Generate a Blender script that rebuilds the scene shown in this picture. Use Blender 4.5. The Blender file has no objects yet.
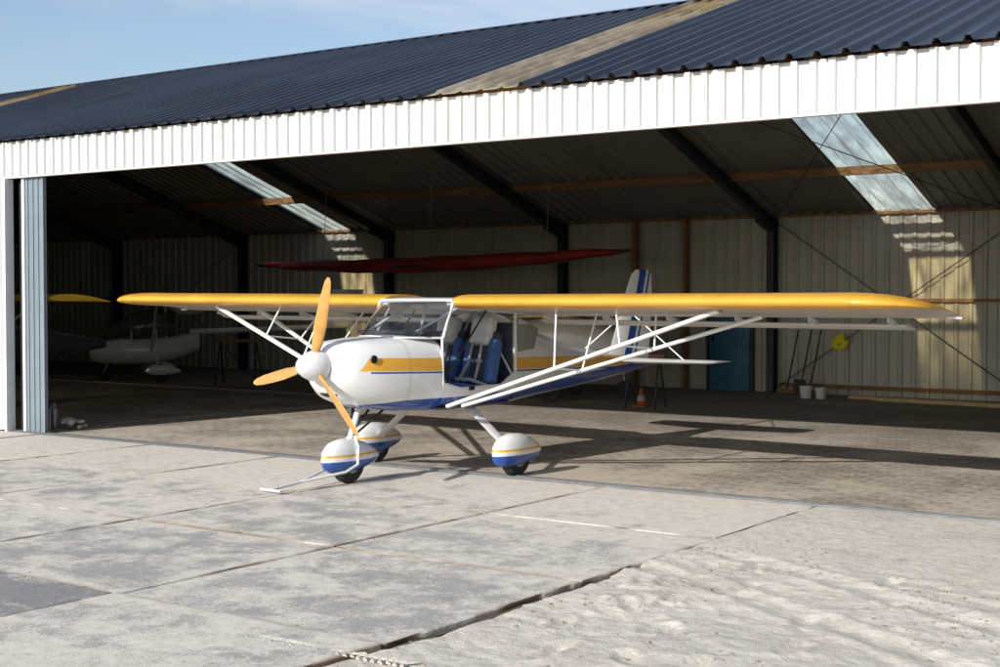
import bpy, bmesh, math, random
from mathutils import Vector, noise, Matrix
random.seed(4)
H=1.8
sc=bpy.context.scene
R=math.radians
# ---------------------------------------------------------------- helpers
class NT:
    def __init__(s,m): s.m=m; s.t=m.node_tree; s.n=s.t.nodes; s.l=s.t.links
    def new(s,ty,**k):
        n=s.n.new(ty)
        for a,b in k.items(): setattr(n,a,b)
        return n
    def link(s,a,b): s.l.new(a,b)
    def setin(s,sock,v):
        if isinstance(v,bpy.types.NodeSocket): s.link(v,sock)
        else: sock.default_value=v
    def math(s,op,a,b=0.0,c=None):
        n=s.new('ShaderNodeMath',operation=op); s.setin(n.inputs[0],a); s.setin(n.inputs[1],b)
        if c is not None: s.setin(n.inputs[2],c)
        return n.outputs[0]
    def mix(s,f,a,b):
        n=s.new('ShaderNodeMix',data_type='RGBA'); s.setin(n.inputs[0],f); s.setin(n.inputs[6],a); s.setin(n.inputs[7],b); return n.outputs[2]
    def coord(s,which='Object'):
        return s.new('ShaderNodeTexCoord').outputs[which]
    def mapped(s,vec,scale=(1,1,1),loc=(0,0,0)):
        n=s.new('ShaderNodeMapping'); s.link(vec,n.inputs[0]); n.inputs['Scale'].default_value=scale; n.inputs['Location'].default_value=loc; return n.outputs[0]
    def noise(s,vec,scale=5,detail=3,rough=.6,dist=0):
        n=s.new('ShaderNodeTexNoise'); s.link(vec,n.inputs['Vector']); n.inputs['Scale'].default_value=scale; n.inputs['Detail'].default_value=detail; n.inputs['Roughness'].default_value=rough; n.inputs['Distortion'].default_value=dist; return n.outputs[0]
    def ramp(s,f,a,b,smooth=True):
        n=s.new('ShaderNodeMapRange',interpolation_type='SMOOTHSTEP' if smooth else 'LINEAR'); s.setin(n.inputs[0],f); n.inputs[1].default_value=a; n.inputs[2].default_value=b; return n.outputs[0]
def rgb(r,g,b): return (r,g,b,1)
def newmat(name):
    m=bpy.data.materials.new(name); m.use_nodes=True
    t=NT(m); b=t.n['Principled BSDF']; return m,t,b
def bump(t,b,h,strength=.3,dist=.01):
    n=t.new('ShaderNodeBump'); n.inputs['Strength'].default_value=strength; n.inputs['Distance'].default_value=dist
    t.link(h,n.inputs['Height']); t.link(n.outputs[0],b.inputs['Normal'])
def simple(name,c,rough=.5,metal=0,var=.15,scale=3,coat=0,bs=0,bscale=40):
    m,t,b=newmat(name)
    co=t.coord('Object'); n=t.noise(co,scale,3,.65)
    t.link(t.mix(t.ramp(n,.3,.7),rgb(*c),rgb(*[x*(1-var) for x in c])),b.inputs['Base Color'])
    t.link(t.math('ADD',t.math('MULTIPLY',n,.15),rough-.07),b.inputs['Roughness'])
    b.inputs['Metallic'].default_value=metal
    b.inputs['Coat Weight'].default_value=coat
    b.inputs['Coat Roughness'].default_value=.08
    if bs: bump(t,b,t.noise(co,bscale,3),bs,.01)
    return m
def empty(name,loc=(0,0,0),rotz=0):
    e=bpy.data.objects.new(name,None); sc.collection.objects.link(e); e.location=loc; e.rotation_euler=(0,0,rotz); return e
def obj(name,vs,fs,mat,parent=None,smooth=False,mi=None):
    me=bpy.data.meshes.new(name); me.from_pydata([tuple(v) for v in vs],[],fs)
    mats=mat if isinstance(mat,(list,tuple)) else [mat]
    for m in mats: me.materials.append(m)
    if mi: me.polygons.foreach_set('material_index',mi)
    if smooth: me.polygons.foreach_set('use_smooth',[True]*len(me.polygons))
    me.update()
    o=bpy.data.objects.new(name,me); sc.collection.objects.link(o)
    if parent: o.parent=parent
    return o
def fixn(o):
    bm=bmesh.new(); bm.from_mesh(o.data); bmesh.ops.recalc_face_normals(bm,faces=bm.faces); bm.to_mesh(o.data); bm.free(); return o
def autosmooth(o,a=40):
    o.data.polygons.foreach_set('use_smooth',[True]*len(o.data.polygons))
    bm=bmesh.new(); bm.from_mesh(o.data)
    for e in bm.edges:
        if len(e.link_faces)==2 and e.calc_face_angle(0)>R(a): e.smooth=False
    bm.to_mesh(o.data); bm.free(); return o
def box(name,lo,hi,mat,parent=None,bev=0,rot=None):
    lo=Vector(lo);hi=Vector(hi); c=(lo+hi)/2; d=hi-lo
    bm=bmesh.new(); bmesh.ops.create_cube(bm,size=1)
    bmesh.ops.scale(bm,vec=d,verts=bm.verts)
    if bev: bmesh.ops.bevel(bm,geom=bm.edges[:],offset=bev,segments=3,affect='EDGES',profile=.5)
    if rot: bmesh.ops.rotate(bm,verts=bm.verts,cent=(0,0,0),matrix=rot)
    bmesh.ops.translate(bm,verts=bm.verts,vec=c)
    me=bpy.data.meshes.new(name); bm.to_mesh(me); bm.free(); me.materials.append(mat)
    o=bpy.data.objects.new(name,me); sc.collection.objects.link(o)
    if parent:o.parent=parent
    if bev: autosmooth(o,50)
    return o
def beam(name,p0,p1,w,h,mat,parent=None,up=Vector((0,0,1))):
    p0=Vector(p0);p1=Vector(p1); d=(p1-p0).normalized(); s=d.cross(up)
    if s.length<1e-4: s=Vector((1,0,0))
    s.normalize(); u=s.cross(d)
    vs=[]
    for p in (p0,p1):
        for a,b in ((-1,-1),(1,-1),(1,1),(-1,1)): vs.append(p+s*a*w/2+u*b*h/2)
    return obj(name,vs,[(0,1,2,3),(7,6,5,4),(0,4,5,1),(1,5,6,2),(2,6,7,3),(3,7,4,0)],mat,parent)
def ibeam(name,p0,p1,w,h,mat,parent=None,up=Vector((0,0,1))):
    p0=Vector(p0);p1=Vector(p1); d=(p1-p0).normalized(); s=d.cross(up).normalized(); u=s.cross(d)
    t=.012*1.3; pr=[(-w/2,-h/2),(w/2,-h/2),(w/2,-h/2+t),(t/2,-h/2+t),(t/2,h/2-t),(w/2,h/2-t),(w/2,h/2),(-w/2,h/2),(-w/2,h/2-t),(-t/2,h/2-t),(-t/2,-h/2+t),(-w/2,-h/2+t)]
    vs=[p+s*a+u*b for p in (p0,p1) for a,b in pr]; n=12
    fs=[(i,(i+1)%n,n+(i+1)%n,n+i) for i in range(n)]+[tuple(range(n))[::-1],tuple(range(n,2*n))]
    return fixn(obj(name,vs,fs,mat,parent))
def tube(name,pts,r,mat,parent=None,n=10,flat=1.0,r2=None):
    pts=[Vector(p) for p in pts]; vs=[];fs=[]
    for i,p in enumerate(pts):
        d=(pts[min(i+1,len(pts)-1)]-pts[max(i-1,0)]).normalized()
        a=Vector((0,0,1)) if abs(d.z)<.9 else Vector((1,0,0))
        s=d.cross(a).normalized(); u=s.cross(d)
        rr=r if r2 is None else r+(r2-r)*i/(len(pts)-1)
        for k in range(n):
            t=2*math.pi*k/n; vs.append(p+s*math.cos(t)*rr*flat+u*math.sin(t)*rr)
    for i in range(len(pts)-1):
        for k in range(n): fs.append((i*n+k,i*n+(k+1)%n,(i+1)*n+(k+1)%n,(i+1)*n+k))
    fs.append(tuple(range(n))); fs.append(tuple(range((len(pts)-1)*n,len(pts)*n))[::-1])
    return autosmooth(fixn(obj(name,vs,fs,mat,parent)),50)
def loft(name,secs,mat,parent=None,cap=True,closed=True,smooth=40,mi=None):
    n=len(secs[0]); vs=[v for s in secs for v in s]; fs=[]; idx=[]
    for i in range(len(secs)-1):
        for k in range(n if closed else n-1):
            fs.append((i*n+k,i*n+(k+1)%n,(i+1)*n+(k+1)%n,(i+1)*n+k)); idx.append(mi(k) if mi else 0)
    if cap:
        fs.append(tuple(range(n))[::-1]); fs.append(tuple(range((len(secs)-1)*n,len(secs)*n))); idx+=[0,0]
    o=obj(name,vs,fs,mat,parent,mi=idx)
    fixn(o); return autosmooth(o,smooth)
def sell(f,hw,zb,zt,p=2.6,n=32,l0=0):
    zc=(zb+zt)/2; hh=(zt-zb)/2; out=[]
    for k in range(n):
        t=2*math.pi*k/n; c=math.cos(t); s=math.sin(t)
        out.append(Vector((f,l0+hw*math.copysign(abs(c)**(2/p),c),zc+hh*math.copysign(abs(s)**(2/p),s))))
    return out
def uvs(name,c,r,mat,parent=None,seg=24,rings=14):
    bm=bmesh.new(); bmesh.ops.create_uvsphere(bm,u_segments=seg,v_segments=rings,radius=1)
    bmesh.ops.scale(bm,vec=Vector(r),verts=bm.verts); bmesh.ops.translate(bm,vec=Vector(c),verts=bm.verts)
    me=bpy.data.meshes.new(name); bm.to_mesh(me); bm.free(); me.materials.append(mat)
    me.polygons.foreach_set('use_smooth',[True]*len(me.polygons))
    o=bpy.data.objects.new(name,me); sc.collection.objects.link(o)
    if parent:o.parent=parent
    return o
def lathe(name,prof,c,axis,mat,parent=None,n=28):
    ax=Vector(axis).normalized(); t=Vector((0,0,1)) if abs(ax.z)<.9 else Vector((1,0,0))
    s=ax.cross(t).normalized(); u=ax.cross(s); c=Vector(c)
    secs=[[c+ax*a+(s*math.cos(2*math.pi*k/n)+u*math.sin(2*math.pi*k/n))*max(r,1e-4) for k in range(n)] for r,a in prof]
    return loft(name,secs,mat,parent)

# ---------------------------------------------------------------- materials
def roofmat():
    m,t,b=newmat('blue_roof_steel')
    co=t.coord('Object'); n=t.noise(co,.35,3,.6); n2=t.noise(t.mapped(co,(6,.4,.4)),1.2,3)
    c=t.mix(t.ramp(n,.35,.7),rgb(.034,.042,.064),rgb(.056,.068,.095))
    c=t.mix(t.math('MULTIPLY',t.ramp(n2,.5,.8),.35),c,rgb(.14,.15,.165))
    t.link(c,b.inputs['Base Color']); b.inputs['Metallic'].default_value=.3
    t.link(t.ramp(n2,-.5,1.8,False),b.inputs['Roughness']); return m
M_roof=roofmat()
def whitepanel(name,c,c2,rough=.45):
    m,t,b=newmat(name); co=t.coord('Object')
    n=t.noise(co,.8,3,.6); st=t.noise(t.mapped(co,(5,5,.35)),2.0,3,.7)
    c_=t.mix(t.math('MULTIPLY',t.ramp(n,.3,.75),.5),rgb(*c),rgb(*c2))
    c_=t.mix(t.math('MULTIPLY',t.ramp(st,.5,.8),.45),c_,rgb(*c2))
    t.link(c_,b.inputs['Base Color']); b.inputs['Roughness'].default_value=rough; return m
M_fascia=whitepanel('white_fascia_steel',(.64,.64,.635),(.53,.52,.49))
M_wall=whitepanel('cream_wall_steel',(.46,.455,.40),(.28,.275,.24))
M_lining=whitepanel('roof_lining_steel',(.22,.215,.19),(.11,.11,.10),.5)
M_steel=simple('dark_steel',(.04,.045,.055),.5,.3,.4,2)
M_gal=simple('galvanised_steel',(.33,.34,.35),.42,.8,.3,6)
M_greyp=simple('grey_blue_panel',(.20,.245,.28),.5,0,.15,2)
M_white=simple('white_paint',(.70,.70,.70),.45,0,.08,4)
def woodmat(name,c,c2):
    m,t,b=newmat(name); co=t.coord('Object'); n=t.noise(t.mapped(co,(.6,9,9)),3,3,.6)
    t.link(t.mix(t.ramp(n,.3,.7),rgb(*c),rgb(*c2)),b.inputs['Base Color']); b.inputs['Roughness'].default_value=.7; return m
M_wood=woodmat('timber',(.27,.15,.06),(.17,.09,.035))
def skylight(name,tint,trans,base,base2,grad=None):
    m,t,b=newmat(name); co=t.coord('Object')
    n=t.noise(t.mapped(co,(3,.6,.6)),1.5,4,.65); n2=t.noise(co,1.4,4,.7,.5)
    tr=t.new('ShaderNodeBsdfTransparent'); tr.inputs[0].default_value=rgb(*tint)
    tl=t.new('ShaderNodeBsdfTranslucent'); tl.inputs[0].default_value=rgb(*[x*.9 for x in tint])
    t.link(t.mix(t.ramp(n2,.35,.65),rgb(*base),rgb(*base2)),b.inputs['Base Color']); b.inputs['Roughness'].default_value=.45
    m1=t.new('ShaderNodeMixShader'); m1.inputs[0].default_value=.35; t.link(b.outputs[0],m1.inputs[1]); t.link(tl.outputs[0],m1.inputs[2])
    f=t.math('MULTIPLY',t.ramp(n,.85,.1),trans)
    if grad:
        sx=t.new('ShaderNodeSeparateXYZ'); t.link(co,sx.inputs[0]); f=t.math('MULTIPLY',f,t.ramp(sx.outputs[1],grad[0],grad[1]))
    m2=t.new('ShaderNodeMixShader'); t.link(f,m2.inputs[0]); t.link(m1.outputs[0],m2.inputs[1]); t.link(tr.outputs[0],m2.inputs[2])
    t.link(m2.outputs[0],t.n['Material Output'].inputs[0]); return m
M_skyF=skylight('weathered_rooflight',(1.0,.82,.48),1.4,(.50,.46,.38),(.24,.22,.19),(7.3*H,9.1*H))
M_skyB=skylight('clear_rooflight',(.97,.92,.84),1.25,(.40,.42,.43),(.30,.31,.32))
def sandcol(t,co):
    b_=t.noise(co,9,4,.7); g=t.noise(co,150,2,.6)
    c=t.mix(t.ramp(b_,.3,.72),rgb(.76,.705,.615),rgb(.62,.56,.475))
    c=t.mix(t.math('MULTIPLY',t.ramp(g,.52,.75),.45),c,rgb(.38,.325,.26))
    return c,b_,g
def sandmat():
    m,t,b=newmat('sand'); co=t.coord('Object'); c,n1,g=sandcol(t,co)
    a=t.noise(co,1.1,4,.65,.2); c=t.mix(t.math('MULTIPLY',t.ramp(a,.45,.68),.35),c,rgb(.44,.385,.31))
    t.link(c,b.inputs['Base Color']); b.inputs['Roughness'].default_value=1; b.inputs['Specular IOR Level'].default_value=.05
    h=t.math('ADD',t.math('MULTIPLY',n1,1.0),t.math('MULTIPLY',g,.35)); bump(t,b,h,.9,.022); return m
M_sand=sandmat()
def platemat():
    m,t,b=newmat('dusty_concrete'); co=t.coord('Object'); s,n1,g=sandcol(t,co)
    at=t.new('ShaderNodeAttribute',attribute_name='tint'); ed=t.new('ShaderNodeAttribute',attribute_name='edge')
    big=t.noise(co,.45,5,.62,.1); med=t.noise(t.mapped(co,(1,1,1),(7,3,0)),2.2,7,.78,.15); fine=t.noise(co,60,3,.75)
    c=t.mix(t.ramp(fine,.3,.7),rgb(.33,.32,.30),rgb(.45,.435,.41))
    c=t.mix(t.math('MULTIPLY',t.ramp(n1,.42,.7),.4),c,rgb(.25,.245,.235))
    sx=t.new('ShaderNodeSeparateXYZ'); t.link(co,sx.inputs[0])
    yb=t.ramp(sx.outputs[1],4.3*H,6.1*H)
    k=t.math('ADD',t.math('ADD',t.math('MULTIPLY',big,.5),t.math('MULTIPLY',med,.75)),t.math('MULTIPLY',yb,.12))
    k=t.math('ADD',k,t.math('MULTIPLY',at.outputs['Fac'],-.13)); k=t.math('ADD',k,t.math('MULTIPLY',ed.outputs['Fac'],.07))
    f=t.ramp(t.math('ADD',k,t.math('MULTIPLY',t.math('SUBTRACT',fine,.5),.3)),.52,.655)
    c=t.mix(t.math('ADD',t.math('MULTIPLY',f,.85),.13),c,s)
    c=t.mix(t.math('MULTIPLY',at.outputs['Fac'],t.math('SUBTRACT',.5,t.math('MULTIPLY',f,.42))),c,rgb(.13,.135,.15))  # blue-grey by tint: random plate tone, plus the painted lower-left shadow
    jn=t.noise(co,1.7,4,.6)
    c=t.mix(t.math('MULTIPLY',t.math('POWER',ed.outputs['Fac'],7.0),t.ramp(jn,.62,.42)),c,rgb(.20,.14,.09))
    t.link(c,b.inputs['Base Color']); b.inputs['Roughness'].default_value=.97; b.inputs['Specular IOR Level'].default_value=.08
    h=t.math('ADD',t.math('MULTIPLY',fine,.5),t.math('MULTIPLY',f,.3)); h=t.math('ADD',h,t.math('MULTIPLY',g,.4)); bump(t,b,h,.55,.010); return m
M_plate=platemat()
M_soil=simple('dark_soil',(.14,.10,.065),.95,0,.5,8)
def paver():
    m,t,b=newmat('brick_pavers'); co=t.coord('Object')
    br=t.new('ShaderNodeTexBrick'); t.link(t.mapped(co,(1,1,1)),br.inputs[0]); br.inputs['Scale'].default_value=1
    br.inputs['Brick Width'].default_value=.24; br.inputs['Row Height'].default_value=.115; br.inputs['Mortar Size'].default_value=.009
    br.inputs['Color1'].default_value=rgb(.40,.34,.275); br.inputs['Color2'].default_value=rgb(.27,.225,.18); br.inputs['Mortar'].default_value=rgb(.14,.12,.095)
    s,n1,g=sandcol(t,co); big=t.noise(co,.8,5,.65,.2)
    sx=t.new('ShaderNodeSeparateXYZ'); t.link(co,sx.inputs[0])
    near=t.ramp(sx.outputs[1],7.6*H,6.2*H)
    k=t.math('ADD',t.math('ADD',t.math('MULTIPLY',big,.6),t.math('MULTIPLY',n1,.4)),t.math('MULTIPLY',near,.07))
    f=t.math('MULTIPLY',t.ramp(k,.44,.62),.75)
    c=t.mix(f,br.outputs[0],rgb(.58,.51,.42))
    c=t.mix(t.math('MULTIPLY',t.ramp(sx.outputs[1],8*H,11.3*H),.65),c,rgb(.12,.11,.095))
    t.link(c,b.inputs['Base Color']); b.inputs['Roughness'].default_value=.92
    bump(t,b,t.math('ADD',t.math('MULTIPLY',br.outputs[1],-1),t.math('MULTIPLY',n1,.7)),.7,.009); return m
M_paver=paver()
def groundmat():
    m,t,b=newmat('ground_field'); co=t.coord('Object'); n=t.noise(co,.05,5); n2=t.noise(co,3,5)
    c=t.mix(t.ramp(n,.4,.6),rgb(.30,.27,.2),rgb(.08,.11,.035)); c=t.mix(t.math('MULTIPLY',n2,.4),c,rgb(.14,.13,.08))
    t.link(c,b.inputs['Base Color']); b.inputs['Roughness'].default_value=.95; return m
M_ground=groundmat()
C_OR=(.83,.43,.05); C_WH=(.80,.80,.79); C_BL=(.012,.075,.33)
def bodymat(name,kind):
    m,t,b=newmat(name); co=t.coord('Object'); sx=t.new('ShaderNodeSeparateXYZ'); t.link(co,sx.inputs[0]); X,Y,Z=sx.outputs
    def gt(a,v): return t.math('GREATER_THAN',a,v)
    def lt(a,v): return t.math('LESS_THAN',a,v)
    mul=lambda a,b_: t.math('MULTIPLY',a,b_)
    col=rgb(*C_WH)
    if kind=='body':
        zs=t.math('SUBTRACT',Z,t.math('MULTIPLY',X,.03))
        top=t.math('MINIMUM',1.16,t.math('ADD',1.035,t.math('MULTIPLY',t.math('SUBTRACT',1.56,X),1.1)))
        st=mul(mul(lt(zs,top),gt(zs,1.035)),lt(X,1.56))
        col=t.mix(st,col,rgb(*C_OR))
        l2=mul(mul(lt(zs,1.028),gt(zs,1.012)),lt(X,1.45)); col=t.mix(l2,col,rgb(*C_BL))
        thr=t.math('ADD',.785,t.math('MULTIPLY',t.math('MAXIMUM',t.math('MULTIPLY',X,-1),0.0),.05))
        thr=t.math('SUBTRACT',thr,t.math('MULTIPLY',t.math('MAXIMUM',t.math('SUBTRACT',X,1.0),0.0),.08))
        col=t.mix(mul(lt(Z,thr),lt(X,1.45)),col,rgb(*C_BL))
    if kind=='pant':
        col=t.mix(mul(lt(Z,.285),gt(Z,.262)),col,rgb(*C_OR)); col=t.mix(lt(Z,.222),col,rgb(*C_BL))
    if kind=='fin':
        d=t.math('ADD',X,t.math('MULTIPLY',Z,.35))
        col=t.mix(mul(lt(d,-3.0),gt(d,-3.16)),col,rgb(*C_BL))
        col=t.mix(mul(lt(d,-3.22),gt(d,-3.27)),col,rgb(*C_BL))
    n=t.noise(co,5,4,.65); dz=t.ramp(Z,.9,.1)
    col=t.mix(mul(t.ramp(n,.5,.8),t.math('ADD',.08,mul(dz,.4))),col,rgb(.42,.37,.30))
    t.link(col,b.inputs['Base Color']); t.link(t.math('ADD',.2,mul(n,.2)),b.inputs['Roughness']); b.inputs['Coat Weight'].default_value=.5; b.inputs['Coat Roughness'].default_value=.05
    return m
M_body=bodymat('fuselage_paint','body'); M_pant=bodymat('wheel_pant_paint','pant'); M_fin=bodymat('fin_paint','fin'); M_pwhite=bodymat('aircraft_white','w')
def fabric(name,c,transl=0):
    m,t,b=newmat(name); co=t.coord('Object'); sx=t.new('ShaderNodeSeparateXYZ'); t.link(co,sx.inputs[0])
    n=t.noise(co,2.5,4,.6)
    t.link(t.mix(t.ramp(n,.3,.75),rgb(*c),rgb(*[x*.84 for x in c])),b.inputs['Base Color']); b.inputs['Roughness'].default_value=.38; b.inputs['Coat Weight'].default_value=.2
    w=t.math('ABSOLUTE',t.math('SINE',t.math('MULTIPLY',sx.outputs[1],math.pi/.33)))
    bump(t,b,t.math('ADD',t.math('POWER',w,.4),t.math('MULTIPLY',n,.8)),.6,.014)
    if transl:
        tl=t.new('ShaderNodeBsdfTranslucent'); tl.inputs[0].default_value=rgb(*c); mx=t.new('ShaderNodeMixShader'); mx.inputs[0].default_value=transl
        t.link(b.outputs[0],mx.inputs[1]); t.link(tl.outputs[0],mx.inputs[2]); t.link(mx.outputs[0],t.n['Material Output'].inputs[0])
    return m
M_or=fabric('orange_wing_fabric',C_OR); M_cream=fabric('white_wing_fabric',(.80,.79,.75),.3)
M_prop=simple('propeller_wood',(.66,.34,.09),.3,0,.25,6,coat=.6)
M_rub=simple('tyre_rubber',(.022,.022,.022),.8,0,.3,10)
M_black=simple('black_plastic',(.02,.02,.022),.5,0,.3,8)
M_seat=simple('blue_upholstery',(.06,.14,.38),.75,0,.3,12,bs=.3)
M_seatd=simple('dark_upholstery',(.05,.06,.09),.8,0,.3,12,bs=.3)
M_seatw=simple('white_upholstery',(.66,.66,.64),.75,0,.2,12)
M_strap=simple('grey_strap',(.38,.39,.41),.8,0,.2,12)
M_red=simple('red_fabric',(.42,.04,.035),.7,0,.4,2)
M_floorc=simple('cabin_floor',(.12,.12,.13),.8,0,.3,8)
def glass(name,tint=(.93,.95,.96),op=.04,ior=1.45):
    m,t,b=newmat(name); tr=t.new('ShaderNodeBsdfTransparent'); tr.inputs[0].default_value=rgb(*tint)
    gl=t.new('ShaderNodeBsdfGlossy'); gl.inputs['Roughness'].default_value=.03
    fr=t.new('ShaderNodeFresnel'); fr.inputs[0].default_value=ior
    m1=t.new('ShaderNodeMixShader'); t.link(fr.outputs[0],m1.inputs[0]); t.link(tr.outputs[0],m1.inputs[1]); t.link(gl.outputs[0],m1.inputs[2])
    b.inputs['Base Color'].default_value=rgb(.7,.72,.72); m2=t.new('ShaderNodeMixShader')
    n=t.noise(t.coord('Object'),3,4,.6); t.link(t.math('MULTIPLY',t.ramp(n,.25,.75),op*2),m2.inputs[0])
    t.link(m1.outputs[0],m2.inputs[1]); t.link(b.outputs[0],m2.inputs[2]); t.link(m2.outputs[0],t.n['Material Output'].inputs[0]); return m
M_glass=glass('acrylic_glazing',(.90,.92,.94),.045,1.6)
M_dglass=glass('tinted_canopy',(.35,.38,.4),.1)

# ---------------------------------------------------------------- hangar
hg=empty('hangar')
TS=.3346
YF=6.23*H; YE=YF-.13; YR=9.266*H; YB=13.2*H
ZE=2.10*H
XL=-18.45*H; XR=2.2*H
def zf(y): return ZE+.012+TS*(y-YE)
_c=(zf(YR)-(1.83*H))/(YB-YR)
def zb(y): return 1.83*H+_c*(YB-y)
def prof(x0,x1,pitch=.2,dep=.035,wt=.25,sl=.10):
    pts=[]; k0=math.floor(x0/pitch); k1=math.ceil(x1/pitch)
    for k in range(k0,k1):
        a=k*pitch
        for fx,o in ((0,0),(.72-sl-wt/2,0),(.72-wt/2,dep),(.72+wt/2,dep),(.72+sl+wt/2,0)):
            x=a+fx*pitch
            if x0<=x<=x1: pts.append((x,o))
    return [(x0,pts[0][1])]+pts+[(x1,pts[-1][1])]
def ribbed(name,x0,x1,A,B,nrm,mat,parent,pitch=.2,dep=.035,wt=.25,sl=.10):
    pr=prof(x0,x1,pitch,dep,wt,sl); vs=[];fs=[]; n=len(pr)
    for j in range(2):
        y=A[0]+(B[0]-A[0])*j; z=A[1]+(B[1]-A[1])*j
        for x,o in pr: vs.append((x,y+nrm[0]*o,z+nrm[1]*o))
    for i in range(n-1):
        if abs(pr[i+1][0]-pr[i][0])<1e-6: continue
        fs.append((i,i+1,n+i+1,n+i))
    return obj(name,vs,fs,mat,parent)
c_=math.cos(math.atan(TS)); s_=math.sin(math.atan(TS))
S1=(-12.12*H,-11.6*H); S2=(-4.84*H,-4.26*H)
segs=[(XL-.3,S1[0]),(S1[1],S2[0]),(S2[1],XR+.3)]
RP=(.25,.045,.14)
for i,(a,b) in enumerate(segs):
    ribbed('roof_front_%d'%i,a,b,(YE,zf(YE)),(YR,zf(YR)),(-s_,c_),M_roof,hg,*RP)
    ribbed('roof_back_%d'%i,a,b,(YR,zb(YR)),(YB+.3,zb(YB+.3)),(s_,c_),M_roof,hg,*RP)
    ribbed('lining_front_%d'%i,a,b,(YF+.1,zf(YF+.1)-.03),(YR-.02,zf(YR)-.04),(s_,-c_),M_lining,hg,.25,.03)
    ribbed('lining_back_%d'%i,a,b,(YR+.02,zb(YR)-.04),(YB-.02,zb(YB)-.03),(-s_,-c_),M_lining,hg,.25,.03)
for i,(a,b) in enumerate((S1,S2)):
    ribbed('rooflight_front_%d'%i,a-.03,b+.03,(YE+.0,zf(YE)+.004),(YR,zf(YR)+.004),(-s_,c_),M_skyF,hg,*RP)
    ribbed('rooflight_back_%d'%i,a-.03,b+.03,(YR,zb(YR)+.004),(YB+.3,zb(YB+.3)+.004),(s_,c_),M_skyB,hg,*RP)
zr=zf(YR)
obj('ridge_cap',[(XL-.3,YR-.12,zr-.12*TS+.052),(XR+.3,YR-.12,zr-.12*TS+.052),(XR+.3,YR,zr+.055),(XL-.3,YR,zr+.055),(XR+.3,YR+.12,zr-.12*TS+.052),(XL-.3,YR+.12,zr-.12*TS+.052)],[(0,1,2,3),(3,2,4,5)],M_roof,hg)
ribbed('fascia',XL-.3,XR+.3,(YF-.03,1.845*H),(YF-.03,2.10*H),(-1,0),M_fascia,hg,.17,.03,.34,.06)
box('fascia_bottom_trim',(XL-.3,YF-.075,1.835*H),(XR+.3,YF+.0,1.845*H),M_fascia,hg)
box('header_beam',(XL,YF+.05,1.86*H),(XR,YF+.20,2.02*H),M_steel,hg)
ribbed('back_wall',XL,XR,(YB,0),(YB,zb(YB)-.02),(-1,0),M_wall,hg,.24,.03,.2)
for nm,x in (('end_wall_left',XL),('end_wall_right',XR)):
    obj(nm,[(x,YF,0),(x,YB,0),(x,YB,zb(YB)-.03),(x,YR,zr-.03),(x,YF,zf(YF)-.03)],[(0,1,2,3,4)],M_wall,hg)
cols=[(-5.87+2.52*k)*H for k in range(-4,4)]
for i,x in enumerate(cols):
    if x<XL+.3 or x>XR: continue
    ibeam('column_%d'%i,(x,YB-.16,0),(x,YB-.16,1.80*H),.14,.2,M_steel,hg,up=Vector((0,1,0)))
    ibeam('rafter_back_%d'%i,(x,YB-.1,zb(YB-.1)-.29),(x,YR,zb(YR)-.29),.13,.19,M_steel,hg)
    ibeam('rafter_front_%d'%i,(x,YF+.2,zf(YF+.2)-.29),(x,YR,zf(YR)-.29),.13,.19,M_steel,hg)
    beam('haunch_%d'%i,(x,YB-.26,1.66*H),(x,YB-.8,zb(YB-.8)-.41),.10,.12,M_steel,hg)
for i,(y,hh) in enumerate([(12.13,.14),(11.0,.07),(9.9,.07)]):
    Y=y*H; beam('purlin_back_%d'%i,(XL,Y,zb(Y)-.065-hh/2),(XR,Y,zb(Y)-.065-hh/2),.08,hh,M_wood,hg)
for i,y in enumerate([8.5,7.4,6.6]):
    Y=y*H; beam('purlin_front_%d'%i,(XL,Y,zf(Y)-.13),(XR,Y,zf(Y)-.13),.08,.12,M_wood,hg)
box('eave_plate',(XL,YB-.10,1.775*H),(XR,YB-.04,1.80*H),M_wood,hg)
box('wall_girt',(XL,YB-.09,.925*H),(-9.6*H,YB-.04,.95*H),M_wood,hg)
box('wall_girt_right',(-5.0*H,YB-.09,.925*H),(XR,YB-.04,.955*H),M_wood,hg)
box('wall_base_girt',(-5.8*H,YB-.09,.06*H),(XR,YB-.04,.10*H),M_wood,hg)
for i,(x,w) in enumerate(((-7.45*H,.09),(-6.84*H,.07))):
    box('timber_post_%d'%i,(x-w/2,YB-.26,0),(x+w/2,YB-.12,1.80*H),M_wood,hg)
def brace(x0,x1,i):
    tube('brace_a_%d'%i,[(x0,YB-.13,.05*H),(x1,YB-.13,1.72*H)],.009,M_steel,hg,6)
    tube('brace_b_%d'%i,[(x1,YB-.115,.05*H),(x0,YB-.115,1.72*H)],.009,M_steel,hg,6)
    ya,yb_=YB-.3,YR+.6
    tube('brace_c_%d'%i,[(x0,ya,zb(ya)-.33),(x1,yb_,zb(yb_)-.33)],.008,M_steel,hg,6)
    tube('brace_d_%d'%i,[(x1,ya,zb(ya)-.345),(x0,yb_,zb(yb_)-.345)],.008,M_steel,hg,6)
brace(cols[4]+.08,cols[5]-.08,0)
brace(cols[0]+.08,cols[1]-.08,1)
M_bdoor=simple('blue_door_paint',(.03,.15,.27),.5,0,.25,3)
box('blue_door',(-6.58*H,YB-.12,0),(-6.13*H,YB-.06,1.72),M_bdoor,hg,.005)
box('blue_door_frame_top',(-6.62*H,YB-.115,1.73),(-6.09*H,YB-.05,1.78),M_steel,hg)
box('blue_door_frame_l',(-6.62*H,YB-.115,0),(-6.585*H,YB-.05,1.729),M_steel,hg)
box('blue_door_frame_r',(-6.125*H,YB-.115,0),(-6.09*H,YB-.05,1.729),M_steel,hg)
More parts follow.
